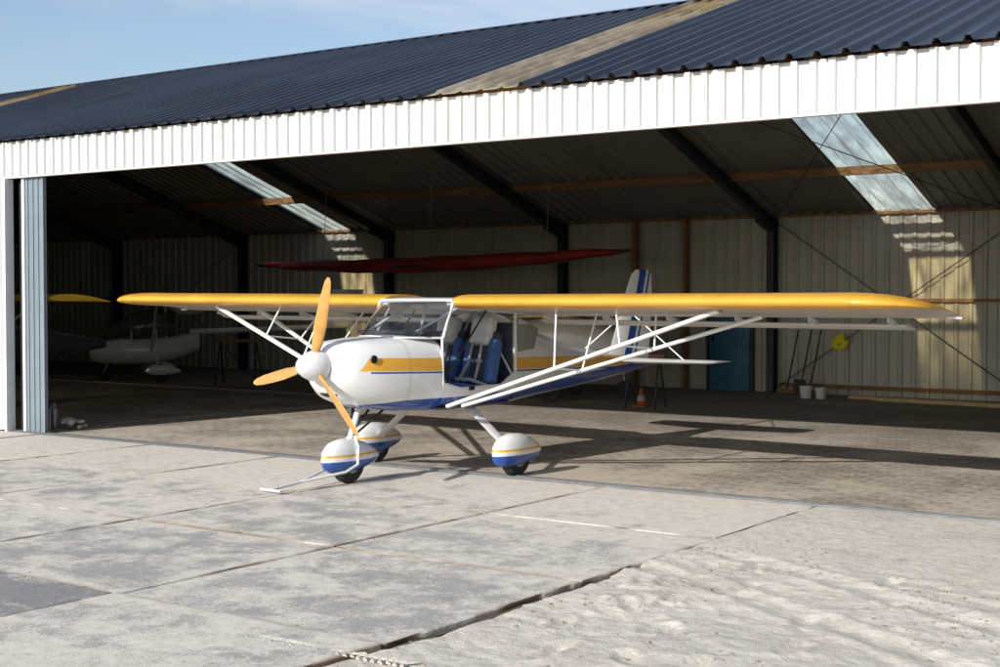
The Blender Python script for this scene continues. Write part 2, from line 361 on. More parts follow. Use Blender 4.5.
box('blue_door_handle',(-6.55*H,YB-.16,.9),(-6.53*H,YB-.121,1.02),M_steel,hg)
for k in range(2): box('door_panel_%d'%k,(-6.53*H,YB-.128,.2+.78*k),(-6.18*H,YB-.1205,.82+.78*k),M_bdoor,hg,.003)
ribbed('sliding_door',XL,-8.75*H,(YF-.10,.02),(YF-.10,1.84*H),(-1,0),M_fascia,hg,.2,.028,.3)
box('sliding_door_edge',(-8.75*H,YF-.13,.0),(-8.725*H,YF+.0,1.83*H),M_white,hg)
box('jamb_post',(-8.70*H,YF+.06,0),(-8.60*H,YF+.22,1.835*H),M_steel,hg)
box('door_leaf_edge',(-8.615*H,YF-.02,0),(-8.585*H,YF+.04,1.832*H),M_white,hg)
box('door_leaf_inner',(-8.582*H,YF-.005,0.01),(-8.37*H,YF+.035,1.832*H),M_greyp,hg)
for k in range(4):
    x=-8.56*H+k*.105; box('leaf_rib_%d'%k,(x,YF-.018,.02),(x+.03,YF-.006,1.83*H),M_greyp,hg)
box('jamb_right',(1.7*H,YF-.05,0),(XR,YF+.1,1.832*H),M_greyp,hg)

# ---------------------------------------------------------------- ground
obj('ground',[(-900,-900,-.09),(900,-900,-.09),(900,900,-.09),(-900,900,-.09)],[(0,1,2,3)],M_ground)
obj('soil_bed',[(XL,-6,-.03),(-2.52*H,-6,-.03),(-2.52*H,YF-.06,-.03),(XL,YF-.06,-.03)],[(0,1,2,3)],M_soil)
obj('soil_bed_sand',[(-2.52*H,-6,-.07),(XR+12,-6,-.07),(XR+12,YF-.06,-.07),(-2.52*H,YF-.06,-.07)],[(0,1,2,3)],M_soil)
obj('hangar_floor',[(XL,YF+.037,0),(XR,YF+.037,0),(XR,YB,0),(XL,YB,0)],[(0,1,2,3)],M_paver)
vs=[];fs=[];tints=[];edges=[]
XS=[(-2.53-1.17*k)*H for k in range(0,12)]; YS=[y*H for y in (-1.25,-.18,.89,1.96,3.03,4.10,5.13,6.19)]
rnd=random.Random(7)
for ix in range(len(XS)-1):
    for iy in range(len(YS)-1):
        x1=XS[ix];x0=XS[ix+1];y0=YS[iy];y1=YS[iy+1]
        g=.006
        gx1=.018 if ix==0 else g; gy1=g+ (.010 if abs(YS[iy+1]/H-3.03)<.01 else 0)
        zt=[rnd.uniform(-.003,.003) for _ in range(4)]
        dz=rnd.uniform(-.002,.002)
        if abs(YS[iy]/H-1.96)<.01: dz+=.012
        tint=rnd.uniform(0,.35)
        if abs(YS[iy]/H-1.96)<.01 and ix>=1: tint=1.0 if ix<3 else .6  # cast shadow from off camera painted into this plate row as dark tint
        base=len(vs)
        tt=[0,.006,.02,.05,.08]+[.08+.84*q/18 for q in range(1,18)]+[.92,.95,.98,.994,1]
        N=len(tt)-1
        for j in range(N+1):
            for i in range(N+1):
                u=tt[i];v=tt[j]; x=x0+g+(x1-gx1-x0-g)*u; y=y0+g+(y1-gy1-y0-g)*v
                if i in(0,N) : x+=(1 if i==0 else -1)*max(0,noise.noise(Vector((x*3,y*4,1)))*(.03 if not(ix==0 and i==N) else .08))
                if j in(0,N) : y+=(1 if j==0 else -1)*max(0,noise.noise(Vector((x*4,y*3,5)))*.03)
                z=(zt[0]*(1-u)+zt[1]*u)*(1-v)+(zt[2]*(1-u)+zt[3]*u)*v+dz
                if i in(0,N) or j in (0,N): z-=.006
                vs.append((x,y,z)); dd=min(u,1-u,v,1-v); edges.append(max(0,1-dd/.08))
        for j in range(N):
            for i in range(N):
                a=base+j*(N+1)+i; fs.append((a,a+1,a+N+2,a+N+1)); tints.append(tint)
        ring=[base+i for i in range(N+1)]+[base+j*(N+1)+N for j in range(1,N+1)]+[base+N*(N+1)+i for i in range(N-1,-1,-1)]+[base+j*(N+1) for j in range(N-1,0,-1)]
        b2=len(vs)
        for r_ in ring: vs.append((vs[r_][0],vs[r_][1],-.08)); edges.append(1)
        n=len(ring)
        for k in range(n): fs.append((ring[k],b2+k,b2+(k+1)%n,ring[(k+1)%n])); tints.append(tint)
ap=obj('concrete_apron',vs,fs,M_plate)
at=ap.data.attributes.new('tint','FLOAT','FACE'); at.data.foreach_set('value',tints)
at=ap.data.attributes.new('edge','FLOAT','POINT'); at.data.foreach_set('value',edges)
def dens(a,b,lo,hi,fine,coarse):
    out=[a];x=a
    while x<b:
        x+=fine if lo<=x<=hi else coarse
        out.append(min(x,b))
    return out
gx=dens(-2.545*H,XR+10,-2.56*H,-.5*H,.022,.3); gy=dens(-5,6.19*H,2.4*H,6.2*H,.022,.3)
vs=[];fs=[]
rp=random.Random(11)
prints=[]
for w in range(5):
    px,py=rp.uniform(-2.3*H,-.9*H),rp.uniform(2.5*H,3.4*H); an=rp.uniform(.6,2.2)
    for q in range(9):
        s=1 if q%2 else -1; prints.append((px+math.cos(an)*.62*q-math.sin(an)*.11*s,py+math.sin(an)*.62*q+math.cos(an)*.11*s,an+.12*s))
def sandz(x,y):
    k=max(0,min(1,(5.05*H+.35*noise.noise(Vector((x*.8,0,3)))-y)/.5)); k=k*k*(3-2*k)
    p=Vector((x,y,0))
    n=noise.fractal(p*1.1,1,2,3)*.022+noise.fractal(p*5,1,2,4)*.010
    n+=max(0,noise.noise(p*9+Vector((9,0,0)))-.25)*.03*max(0,noise.noise(p*.9)+.5)
    for fx,fy,a in prints:
        dx=x-fx; dy=y-fy
        if abs(dx)<.22 and abs(dy)<.22:
            u=(dx*math.cos(a)+dy*math.sin(a))/.15; v=(-dx*math.sin(a)+dy*math.cos(a))/.06; r2=u*u+v*v
            n+= -.016*math.exp(-r2*r2)+.007*math.exp(-(r2-1.7)**2*2)
    for off in(0,1.45):
        q=(x+.9*H+off)*.50+(y-4*H)*.86+.1*math.sin(x*.7)
        n+=-.014*math.exp(-(q/.09)**2)+.008*math.exp(-((abs(q)-.15)/.05)**2)
    z=-.008+n*k+ (1-k)*noise.fractal(p*3,1,2,4)*.003+k*.01+(1-k)*.008
    ed=(x+2.53*H); nn=noise.noise(Vector((0,y*1.1,4))); r=.10+.12*nn
    if ed<r:
        ww=max(0,min(1,.75+1.6*noise.noise(Vector((3,y*.9,14)))))
        z-= min(1,(1-ed/r))**1.2*(.012+.038*ww)*(k*.85+.15*(1-k))
    return z
for y in gy:
    for x in gx: vs.append((x,y,sandz(x,y)))
nx=len(gx)
for j in range(len(gy)-1):
    for i in range(nx-1): a=j*nx+i; fs.append((a,a+1,a+nx+1,a+nx))
obj('sand',vs,fs,M_sand,smooth=True)
def scatter(name,N,fn,mat):
    vs=[];fs=[]
    ico=bmesh.new(); bmesh.ops.create_icosphere(ico,subdivisions=1,radius=1); iv=[v.co.copy() for v in ico.verts]; iff=[tuple(v.index for v in f.verts) for f in ico.faces]; ico.free()
    for _ in range(N):
        x,y,z,s=fn(); b=len(vs); sx,sy,sz=s*random.uniform(.7,1.3),s*random.uniform(.7,1.3),s*random.uniform(.4,.8); a=random.random()*6.3
        for v in iv:
            j=random.uniform(.75,1.2); p=Vector((v.x*sx*j,v.y*sy*j,v.z*sz*j)); p.rotate(Matrix.Rotation(a,3,'Z')); vs.append(p+Vector((x,y,z)))
        fs+= [tuple(i+b for i in f) for f in iff]
    return obj(name,vs,fs,mat)
def f1():
    while True:
        x=random.uniform(-2.5*H,-.6*H); y=random.uniform(2.5*H,5.4*H)
        if noise.noise(Vector((x*1.1,y*1.1,8)))+random.uniform(-.25,.25)>0.12: break
    s=random.choice([.003,.004,.005,.006,.009,.013,.018]) ; return x,y,sandz(x,y)-s*.05,s
M_clod=simple('damp_clod',(.40,.335,.26),.95,0,.4,30)
scatter('sand_clods',1100,f1,M_clod)
def f2():
    x=random.uniform(-9*H,-1*H); y=random.uniform(2.6*H,6.15*H); s=random.uniform(.002,.007)
    return x,y,.004,s
scatter('gravel',700,f2,M_clod)
M_tuft=simple('grass_blades',(.16,.19,.08),.7,0,.4,9)
vs=[];fs=[]
for (u0,v0) in [(870,556),(903,563),(838,552),(945,607),(925,600),(985,640),(760,545),(790,543)]:
    s=(u0-500)/1389; d=H*1389/(v0-294); cx=d*(-.576+.817*s); cy=d*(.817+.576*s)
    for k in range(16):
        a=random.random()*6.3; r=random.random()*.10; x=cx+math.cos(a)*r*1.8; y=cy+math.sin(a)*r; L=random.uniform(.012,.03); t=random.random()*6.3; w=.003
        z=sandz(x,y)-.004; b=len(vs); dx,dy=math.cos(t),math.sin(t)
        vs+=[(x-dy*w,y+dx*w,z),(x+dy*w,y-dx*w,z),(x+dx*L*.7,y+dy*L*.7,z+L)]; fs.append((b,b+1,b+2))
obj('grass_tufts',vs,fs,M_tuft)
vs=[];fs=[]
x=-3.05*H
while x<-2.35*H:
    for sgn in(-1,1):
        b=len(vs); yc=2.885*H+.03*math.sin(x*1.5); L=.055*random.uniform(.7,1.05); z0=.008; z1=z0+random.uniform(.003,.008)
        if noise.noise(Vector((x*3,sgn,0)))>-.25:
            for zz,k in((z0,1.2),(z1,.5)):
                vs+=[(x-.014*k,yc+sgn*.008,zz),(x+.014*k,yc+sgn*.008,zz),(x+.03+.014*k,yc+sgn*L,zz),(x+.03-.014*k,yc+sgn*L,zz)]
            fs+=[(b+4,b+5,b+6,b+7),(b,b+1,b+5,b+4),(b+1,b+2,b+6,b+5),(b+2,b+3,b+7,b+6),(b+3,b,b+4,b+7)]
    x+=.045
obj('tyre_track',vs,fs,M_sand)
rl=empty('door_rail')
box('rail_near',(-8.75*H,YF-.055,-.02),(XR,YF-.03,.016),M_gal,rl)
box('rail_far',(-8.75*H,YF+.012,-.02),(XR,YF+.0365,.018),M_gal,rl)
box('rail_channel',(-8.75*H,YF-.029,-.02),(XR,YF+.011,.004),M_soil,rl)

# ---------------------------------------------------------------- aircraft
TH=math.atan2(-.998,-.054)
AX=empty('ultralight_airplane',(-8.72,11.33,0),TH)
secs=[sell(1.745,.10,1.03,1.24,2),sell(1.735,.17,.97,1.29,2.1),sell(1.68,.25,.88,1.33,2.3),sell(1.55,.34,.79,1.365,2.5),sell(1.3,.42,.71,1.385,2.8),sell(1.0,.465,.67,1.395,3.0),sell(.75,.49,.65,1.40,3.2),sell(.56,.50,.645,1.40,3.4)]
loft('cowling',secs,M_body,AX)
for f,hw,a,b,p in((1.005,.467,.668,1.397,3.0),):
    s0=sell(f+.002,hw+.001,a-.001,b+.001,p); s1=sell(f-.002,hw+.001,a-.001,b+.001,p); loft('cowl_seam',[s0,s1],M_strap,AX,cap=False)
secs=[sell(-.62,.485,.63,1.60,3.6),sell(-.9,.43,.64,1.55,3.2),sell(-1.3,.36,.67,1.42,3.0),sell(-2.0,.25,.72,1.25,2.8),sell(-2.8,.16,.78,1.12,2.6),sell(-3.5,.09,.85,1.05,2.4),sell(-3.95,.03,.90,1.0,2.2)]
loft('rear_fuselage',secs,M_body,AX)
def tubsec(f,hw,zb_,zt_):
    o=[];n=10
    for k in range(n+1):
        t=k/n; ang=math.pi*t; c=math.cos(ang); s=math.sin(ang)
        o.append(Vector((f,hw*math.copysign(abs(c)**.6,c),zt_-(zt_-zb_)*abs(s)**.55)))
    inner=[Vector((f,p.y*.93,max(p.z+.02,zb_+.03) if abs(p.y)<hw*.98 else p.z)) for p in reversed(o)]
    return o+inner
loft('cabin_tub',[tubsec(.565,.50,.645,.93),tubsec(.3,.505,.635,.86),tubsec(-.35,.50,.63,.86),tubsec(-.625,.485,.63,1.0)],M_body,AX)
box('cabin_floor',(-.6,-.45,.665),(.56,.45,.685),M_floorc,AX)
box('firewall',(.548,-.44,.70),(.558,.44,1.36),M_black,AX)
box('baggage_bulkhead',(-.612,-.44,.70),(-.60,.44,1.50),M_seatd,AX)
box('instrument_panel',(.50,-.42,1.14),(.545,.42,1.43),M_black,AX,.02)
box('glare_shield',(.44,-.44,1.41),(.80,.44,1.435),M_black,AX,.012)
for k in range(5): lathe('gauge_%d'%k,[(.035,0),(.035,-.012),(.001,-.012)],(.498,-.3+.15*k,1.3),(1,0,0),M_seatw,AX,16)
def wsec(t):
    out=[]
    for k in range(17):
        l=-1+2*k/16; fb=1.06-.50*abs(l)**2.4; zb_=1.39-.02*abs(l)
        ft=.40; zt_=1.735
        f=fb+(ft-fb)*t+.06*math.sin(math.pi*t)*(1-abs(l)**3); out.append(Vector((f,l*(.485+.01*math.sin(math.pi*t)),zb_+(zt_-zb_)*t+.045*math.sin(math.pi*t))))
    return out
loft('windshield',[wsec(i/8) for i in range(9)],M_glass,AX,cap=False,closed=False,smooth=80)
tube('windshield_base_trim',[v+Vector((0.004,0,0)) for v in wsec(0)],.012,M_white,AX,8)
tube('windshield_top_trim',[v for v in wsec(1)],.018,M_white,AX,8)
for sg in(-1,1):
    l=.49*sg; nm='l' if sg>0 else 'r'
    tube('a_pillar_'+nm,[(.56,l,1.36),(.5,l,1.52),(.40,l,1.72)],.016,M_white,AX)
    tube('door_frame_rear_'+nm,[(-.60,l*.99,.98),(-.60,l*.99,1.64)],.018,M_white,AX)
    tube('door_sill_'+nm,[(.565,l,.93),(.3,l*1.01,.865),(-.35,l*1.01,.865),(-.61,l,1.0)],.014,M_white,AX)
    tube('door_frame_front_'+nm,[(.56,l,.92),(.57,l,1.38)],.014,M_white,AX)
    tube('cabin_top_rail_'+nm,[(.42,l,1.70),(-.62,l,1.62)],.018,M_white,AX)
    tube('frame_diag_a_'+nm,[(.30,l*.92,1.66),(.72,l*.5,1.41)],.013,M_white,AX)
    tube('frame_diag_b_'+nm,[(.36,l*.2,1.70),(.76,l*.75,1.41)],.013,M_white,AX)
    tube('cabin_cross_'+nm,[(-.58,l*.95,.95),(-.55,l*.1,1.6)],.012,M_white,AX)
    tube('door_brace_'+nm,[(.54,l*.98,.95),(-.15,l*.98,1.66)],.010,M_black,AX,6)
    obj('quarter_window_'+nm,[(-.64,l*1.006,1.20),(-.64,l*1.006,1.56),(-1.10,l*.84,1.43),(-1.0,l*.88,1.22)],[(0,1,2,3)],M_dglass,AX)
    uvs('air_inlet_'+nm,(1.672,.15*sg,1.17),(.03,.065,.035),M_black,AX)
    lathe('side_vent_'+nm,[(.04,0),(.034,.012),(.03,.0)],(1.42,.385*sg,1.19),(0.25,sg,0),M_black,AX,20)
    box('door_latch_'+nm,(.10,.505*sg-.01,.84),(.18,.505*sg+.01,.88),M_black,AX)
uvs('lower_inlet',(1.62,0,.88),(.05,.13,.05),M_black,AX)
tube('exhaust_pipe',[(1.2,-.15,.78),(1.15,-.15,.64),(1.08,-.15,.60)],.028,M_steel,AX)
for sg in(-1,1):
    nm='l' if sg>0 else 'r'; l=.235*sg
    rot=Matrix.Rotation(R(-8),3,'Y')
    box('seat_cushion_'+nm,(-.28,l-.20,.74),(.20,l+.20,.88),M_seat,AX,.045,rot)
    rot=Matrix.Rotation(R(-14),3,'Y')
    box('seat_back_'+nm,(-.44,l-.19,.84),(-.32,l+.19,1.42),M_seatd,AX,.05,rot)
    for q in(-1,1): box('seat_bolster_%s_%d'%(nm,q),(-.43,l+q*.15-.05,.86),(-.27,l+q*.15+.05,1.34),M_seat,AX,.04,rot)
    box('headrest_'+nm,(-.46,l-.13,1.26),(-.30,l+.13,1.56),M_seatw,AX,.05,rot)
    for q in(-1,1):
        tube('harness_%s_%d'%(nm,q),[(-.50,l+q*.05,1.46),(-.28,l+q*.06,1.28),(-.22,l+q*.07,1.08),(-.12,l+q*.10,.93)],.022,M_strap,AX,8,.5)
        tube('lap_belt_%s_%d'%(nm,q),[(-.20,l+q*.2,.86),(-.05,l+q*.1,.93),(.0,l+q*.01,.93)],.018,M_strap,AX,8,.6)
    tube('control_stick_'+nm,[(.25,l,.70),(.18,l,.95),(.2,l,1.10)],.011,M_black,AX)
def airfoil(c,f0,l,z0,tk=.13,cam=.035,inc=5,N=16,hz=1.0):
    up=[];lo=[]
    for k in range(N+1):
        x=(1-math.cos(math.pi*k/N))/2
        yt=5*tk*(.2969*math.sqrt(x)-.126*x-.3516*x*x+.2843*x**3-.1036*x**4)*hz; yc=4*cam*x*(1-x)
        for arr,sg in((up,1),(lo,-1)):
            a=R(inc); X=x*c; Z=(yc+sg*yt)*c
            arr.append(Vector((f0-X*math.cos(a),l,z0+Z-X*math.sin(a))))
    return up[::-1]+lo[1:]
NS=16
def wmi(k): return 0 if k<=NS+3 else 1
WC=1.33; WZ=1.715; WF=.41
def wing(sg,nm):
    dih=.004; ex=.18 if sg<0 else 0
    st=[.46]+[.62+.33*q for q in range(12)]+[4.55+ex,4.75+ex,4.88+ex,4.97+ex,5.04+ex,5.07+ex]
    secs=[]
    for i,l in enumerate(st):
        z=WZ+dih*l; c=WC;f0=WF;hz=1;
        if l>4.6+ex:
            q=min(1,(l-4.55-ex)/.52); k=1-math.sqrt(max(0,1-q*q)); f0=WF-.55*k; c=WC-.55*k-.08*k; hz=max(.12,1-k*.85); z-= .05*k
        secs.append(airfoil(c,f0,l*sg,z,.116,.04,6.3,NS,hz))
    return loft('wing_'+nm,secs,[M_or,M_cream],AX,mi=wmi,smooth=60)
for sg,nm in((1,'left'),(-1,'right')):
    wing(sg,nm)
    fl=[airfoil(.27,-.95,l*sg,1.525,.12,.02,11,8) for l in(.55,4.55)]
    loft('flaperon_'+nm,fl,M_cream,AX,smooth=60)
    for k in range(6):
        l=(.7+k*.75)*sg; beam('flaperon_bracket_%s_%d'%(nm,k),(-.80,l,1.575),(-1.02,l,1.515),.012,.05,M_white,AX)
    SL=3.32*sg
    lo=Vector((.50,.50*sg,.70)); lo2=Vector((.28,.505*sg,.69))
    a=Vector((.16,SL,1.655)); b=Vector((-.56,SL*1.01,1.59))
    tube('strut_front_'+nm,[lo,a],.022,M_pwhite,AX,12,1.7)
    tube('strut_rear_'+nm,[lo2,b],.020,M_pwhite,AX,12,1.7)
    for q,t in enumerate((.42,.66)):
        p=lo.lerp(a,t); p2=lo2.lerp(b,t)
        tube('jury_a_%s_%d'%(nm,q),[p,(.16,p.y-.12*sg,1.66)],.010,M_pwhite,AX,8)
        tube('jury_b_%s_%d'%(nm,q),[p2,(-.5,p2.y-.12*sg,1.61)],.010,M_pwhite,AX,8)
        tube('jury_c_%s_%d'%(nm,q),[p,p2],.009,M_pwhite,AX,8)
    tube('tip_probe_'+nm,[(-.75,5.0*sg,1.60),(-.76,5.12*sg,1.595)],.010,M_pwhite,AX,8)
    uvs('strut_fitting_'+nm,a+Vector((0,0,.01)),(.05,.03,.03),M_gal,AX,12,8)
loft('cabin_roof',[airfoil(1.30,.39,l,1.70,.10,.035,6,NS) for l in(-.455,.455)],M_pwhite,AX,smooth=60)
def finsec(z,f0,f1,t): 
    return [Vector((f0,0,z)),Vector((f0-.1*(f0-f1),t,z)),Vector((f0-.5*(f0-f1),t,z)),Vector((f1,.002,z)),Vector((f1,-.002,z)),Vector((f0-.5*(f0-f1),-t,z)),Vector((f0-.1*(f0-f1),-t,z))]
loft('tail_fin',[finsec(.95,-3.0,-3.95,.03),finsec(1.35,-3.2,-4.0,.03),finsec(1.8,-3.42,-4.03,.025),finsec(2.04,-3.56,-4.02,.02),finsec(2.10,-3.66,-3.98,.008)],M_fin,AX)
def stab(l,f0,f1,t): 
    z=.99; return [Vector((f0,l,z)),Vector((f0-.12*(f0-f1),l,z+t)),Vector((f0-.5*(f0-f1),l,z+t)),Vector((f1,l,z)),Vector((f0-.5*(f0-f1),l,z-t)),Vector((f0-.12*(f0-f1),l,z-t))]
loft('tailplane',[stab(-1.18,-3.55,-3.95,.008),stab(-1.1,-3.4,-4.0,.02),stab(0,-3.15,-4.0,.028),stab(1.1,-3.4,-4.0,.02),stab(1.18,-3.55,-3.95,.008)],M_pwhite,AX)
for sg in(-1,1): tube('tail_brace_%d'%sg,[(-3.5,.8*sg,1.0),(-3.5,0,1.6)],.008,M_pwhite,AX,6)
def pant(nm,f,l):
    secs=[]
    for q,hw,zb_,zt_ in((.34,.012,.22,.27),(.31,.05,.15,.34),(.23,.09,.11,.40),(.10,.115,.095,.43),(-.05,.115,.10,.425),(-.20,.09,.13,.38),(-.35,.045,.17,.31),(-.42,.008,.22,.25)):
        secs.append(sell(f+q,hw,zb_,zt_,2.3,24,l))
    loft('wheel_pant_'+nm,secs,M_pant,AX,smooth=60)
    lathe('wheel_'+nm,[(.10,-.06),(.165,-.058),(.185,-.035),(.188,0),(.185,.035),(.165,.058),(.10,.06)],(f,l,.186),(0,1,0),M_rub,AX)
    lathe('wheel_hub_'+nm,[(.02,-.066),(.085,-.064),(.09,.064),(.02,.066)],(f,l,.186),(0,1,0),M_gal,AX)
pant('left',0,.95);pant('right',0,-.95);pant('nose',1.38,0)
for sg,nm in((1,'left'),(-1,'right')):
    secs=[]
    for t in[0,.25,.5,.75,1]:
        l=(.36+(.90-.36)*t)*sg; z=.67-(.67-.25)*t**1.05; w=.085-.025*t
        secs.append([Vector((w+.02,l,z)),Vector((.0,l+.02*sg,z+.022)),Vector((-w+.02,l,z)),Vector((0,l-.02*sg,z-.022))])
    loft('gear_leg_'+nm,secs,M_pwhite,AX,smooth=70)
tube('nose_leg',[(1.20,0,.78),(1.36,0,.40)],.030,M_pwhite,AX)
for sg in(-1,1):
    tube('nose_fork_%d'%sg,[(1.32,.03*sg,.44),(1.36,.125*sg,.36),(1.38,.13*sg,.19)],.014,M_pwhite,AX)
    tube('nose_drag_link_%d'%sg,[(.95,.1*sg,.70),(1.33,.03*sg,.45)],.012,M_steel,AX)
hub=Vector((1.83,0,1.135))
lathe('spinner',[(.145,-.08),(.148,-.03),(.135,.04),(.11,.10),(.075,.155),(.035,.19),(.003,.20)],hub,(1,0,0),M_pwhite,AX)
lathe('prop_shaft',[(.06,-.14),(.06,-.07)],hub,(1,0,0),M_gal,AX)
for i,a in enumerate((14,137,257)):
    a=R(a); rd=Vector((0,math.sin(a),math.cos(a))); tg=Vector((0,math.cos(a),-math.sin(a))); ax=Vector((1,0,0)); secs=[]
    for r,w,th,tw in((.05,.03,.03,50),(.14,.038,.026,46),(.22,.052,.02,38),(.38,.062,.015,28),(.55,.056,.011,20),(.70,.047,.008,15),(.80,.034,.006,13),(.84,.014,.004,12)):
        tw=R(tw); cd=tg*math.cos(tw)+ax*math.sin(tw)*-1; nd=cd.cross(rd)
        secs.append([hub+rd*r+cd*w*math.cos(t)+nd*th*math.sin(t) for t in [2*math.pi*k/14 for k in range(14)]])
    loft('prop_blade_%d'%i,secs,M_prop,AX,smooth=60)
tb=empty('tow_bar',(-8.72,11.33,0),TH)
tube('bar_l',[(1.38,.14,.19),(1.55,.14,.13),(1.98,-.02,.07)],.013,M_white,tb)
tube('bar_r',[(1.38,-.14,.19),(1.55,-.14,.13),(1.98,-.02,.07)],.013,M_white,tb)
tube('bar_shaft',[(1.98,-.02,.07),(2.32,-.04,.035)],.015,M_white,tb)
tube('bar_handle',[(2.33,-.17,.03),(2.33,.10,.03)],.014,M_white,tb)

# ---------------------------------------------------------------- parked aircraft at the back left
def at_uv(u,d):
    s=(u-500)/1389; return d*H*(-.576+.817*s), d*H*(.817+.576*s)
x,y=at_uv(150,16.2)
A2=empty('ultralight_airplane.001',(x,y,0),R(-128))
M_a2=simple('white_pod_paint',(.78,.78,.76),.25,0,.1,3,coat=.4); M_yw=simple('yellow_wing',(.95,.60,.05),.4,0,.1,3); M_mar=simple('grey_fuselage_paint',(.10,.09,.10),.4,0,.3,3)
loft('pod',[sell(1.25,.05,.50,.62,2),sell(1.18,.18,.42,.74,2.1),sell(1.0,.30,.36,.84,2.2),sell(.6,.38,.33,.92,2.4),sell(0,.40,.33,.90,2.4),sell(-.5,.30,.42,.95,2.3),sell(-1.0,.12,.62,.98,2)],M_a2,A2,smooth=60)
loft('canopy',[sell(1.02,.08,.78,.88,2),sell(.8,.26,.76,1.12,2.1),sell(.4,.35,.78,1.40,2.2),sell(-.1,.34,.80,1.50,2.2),sell(-.5,.24,.85,1.45,2.1)],M_dglass,A2,smooth=60)
for f,hw,zt_ in((.4,.352,1.402),(-.1,.342,1.502)): tube('canopy_bow_%d'%int(f*10),[Vector((f,hw*math.cos(a),.80+(zt_-.80)*math.sin(a))) for a in [math.pi*k/14 for k in range(15)]],.018,M_a2,A2,8)
box('seat',(-.45,-.2,.5),(-.3,.2,1.2),M_seatd,A2,.04)
tube('boom',[(-.8,0,1.0),(-4.2,0,1.1)],.06,M_a2,A2)
loft('fin',[[Vector((f+a,b,z)) for a,b in((.35,0),(.1,.02),(-.35,0),(.1,-.02))] for f,z in((-4.0,1.1),(-4.2,1.9))],M_a2,A2)
loft('engine_cowl',[sell(f,hw,a,b,2.3,16) for f,hw,a,b in((-.35,.12,1.5,1.66),(-.6,.2,1.35,1.68),(-1.0,.16,1.38,1.64),(-1.2,.06,1.48,1.56))],M_a2,A2,smooth=60)
for sg in(-1,1):
    tube('gear_%d'%sg,[(-.1,.2*sg,.5),(-.15,.85*sg,.22)],.03,M_a2,A2)
    lathe('wheel_%d'%sg,[(.07,-.05),(.18,-.05),(.19,0),(.18,.05),(.07,.05)],(-.15,.9*sg,.19),(0,1,0),M_rub,A2)
    loft('pant_%d'%sg,[sell(-.15+q,hw,a,b,2.2,16,.9*sg) for q,hw,a,b in((.3,.02,.2,.24),(.15,.085,.13,.37),(-.1,.085,.13,.38),(-.4,.01,.2,.25))],M_a2,A2,smooth=60)
    tube('strut_%d'%sg,[(0,.35*sg,.6),(0,2.6*sg,1.68)],.028,M_a2,A2)
    tube('mast_%d'%sg,[(-.3,.2*sg,.9),(-.3,.12*sg,1.72)],.024,M_a2,A2)
lathe('nose_wheel',[(.06,-.04),(.15,-.04),(.16,0),(.15,.04),(.06,.04)],(.95,0,.16),(0,1,0),M_rub,A2)
tube('nose_gear',[(.95,.06,.17),(.85,.04,.42)],.018,M_gal,A2)
loft('wing',[airfoil(1.3,.5,l,1.74,.12,.03,3,10) for l in(-4.7,-4.4,0,4.4,4.7)],M_yw,A2,smooth=60)
x,y=at_uv(-60,12.2)
A4=empty('ultralight_airplane.003',(x,y,0),R(-90))
loft('fuselage',[sell(1.3,.1,.8,1.05,2),sell(1.1,.3,.62,1.2,2.4),sell(.5,.44,.5,1.3,2.8),sell(0,.44,.5,1.66,2.8),sell(-1,.3,.62,1.35,2.6),sell(-3.2,.06,.85,1.0,2)],M_mar,A4,smooth=60)
loft('wing',[airfoil(1.1,.5,l,1.74,.09,.03,3,10) for l in(-3.4,-3.2,3.2,3.4)],M_yw,A4,smooth=60)
for sg in(-1,1):
    tube('gear_%d'%sg,[(-.1,.25*sg,.6),(-.15,.8*sg,.2)],.03,M_a2,A4)
    lathe('wheel_%d'%sg,[(.07,-.05),(.18,-.05),(.19,0),(.18,.05),(.07,.05)],(-.15,.85*sg,.19),(0,1,0),M_rub,A4)
    tube('strut_%d'%sg,[(0,.4*sg,.65),(0,2.4*sg,1.68)],.022,M_a2,A4)
x,y=at_uv(570,13.3)
A3=empty('ultralight_airplane.002',(x,y,0),R(20))
loft('fuselage',[sell(1.2,.1,.7,1.0,2),sell(.9,.34,.55,1.15,2.4),sell(0,.42,.5,1.50,2.8),sell(-1,.3,.62,1.30,2.6),sell(-3.2,.06,.85,1.0,2)],M_a2,A3,smooth=60)
loft('wing',[airfoil(1.2,.6,l,1.50,.12,.03,4,10) for l in(-1.9,1.7)],M_or,A3,smooth=60)
for sg in(-1,1):
    tube('gear_%d'%sg,[(-.1,.25*sg,.6),(-.15,.8*sg,.2)],.03,M_steel,A3)
    lathe('wheel_%d'%sg,[(.07,-.05),(.18,-.05),(.19,0),(.18,.05),(.07,.05)],(-.15,.85*sg,.19),(0,1,0),M_rub,A3)
lathe('nose_wheel',[(.06,-.04),(.15,-.04),(.16,0),(.15,.04),(.06,.04)],(.95,0,.16),(0,1,0),M_rub,A3)
tube('nose_gear',[(.95,0,.3),(.9,0,.6)],.02,M_gal,A3)

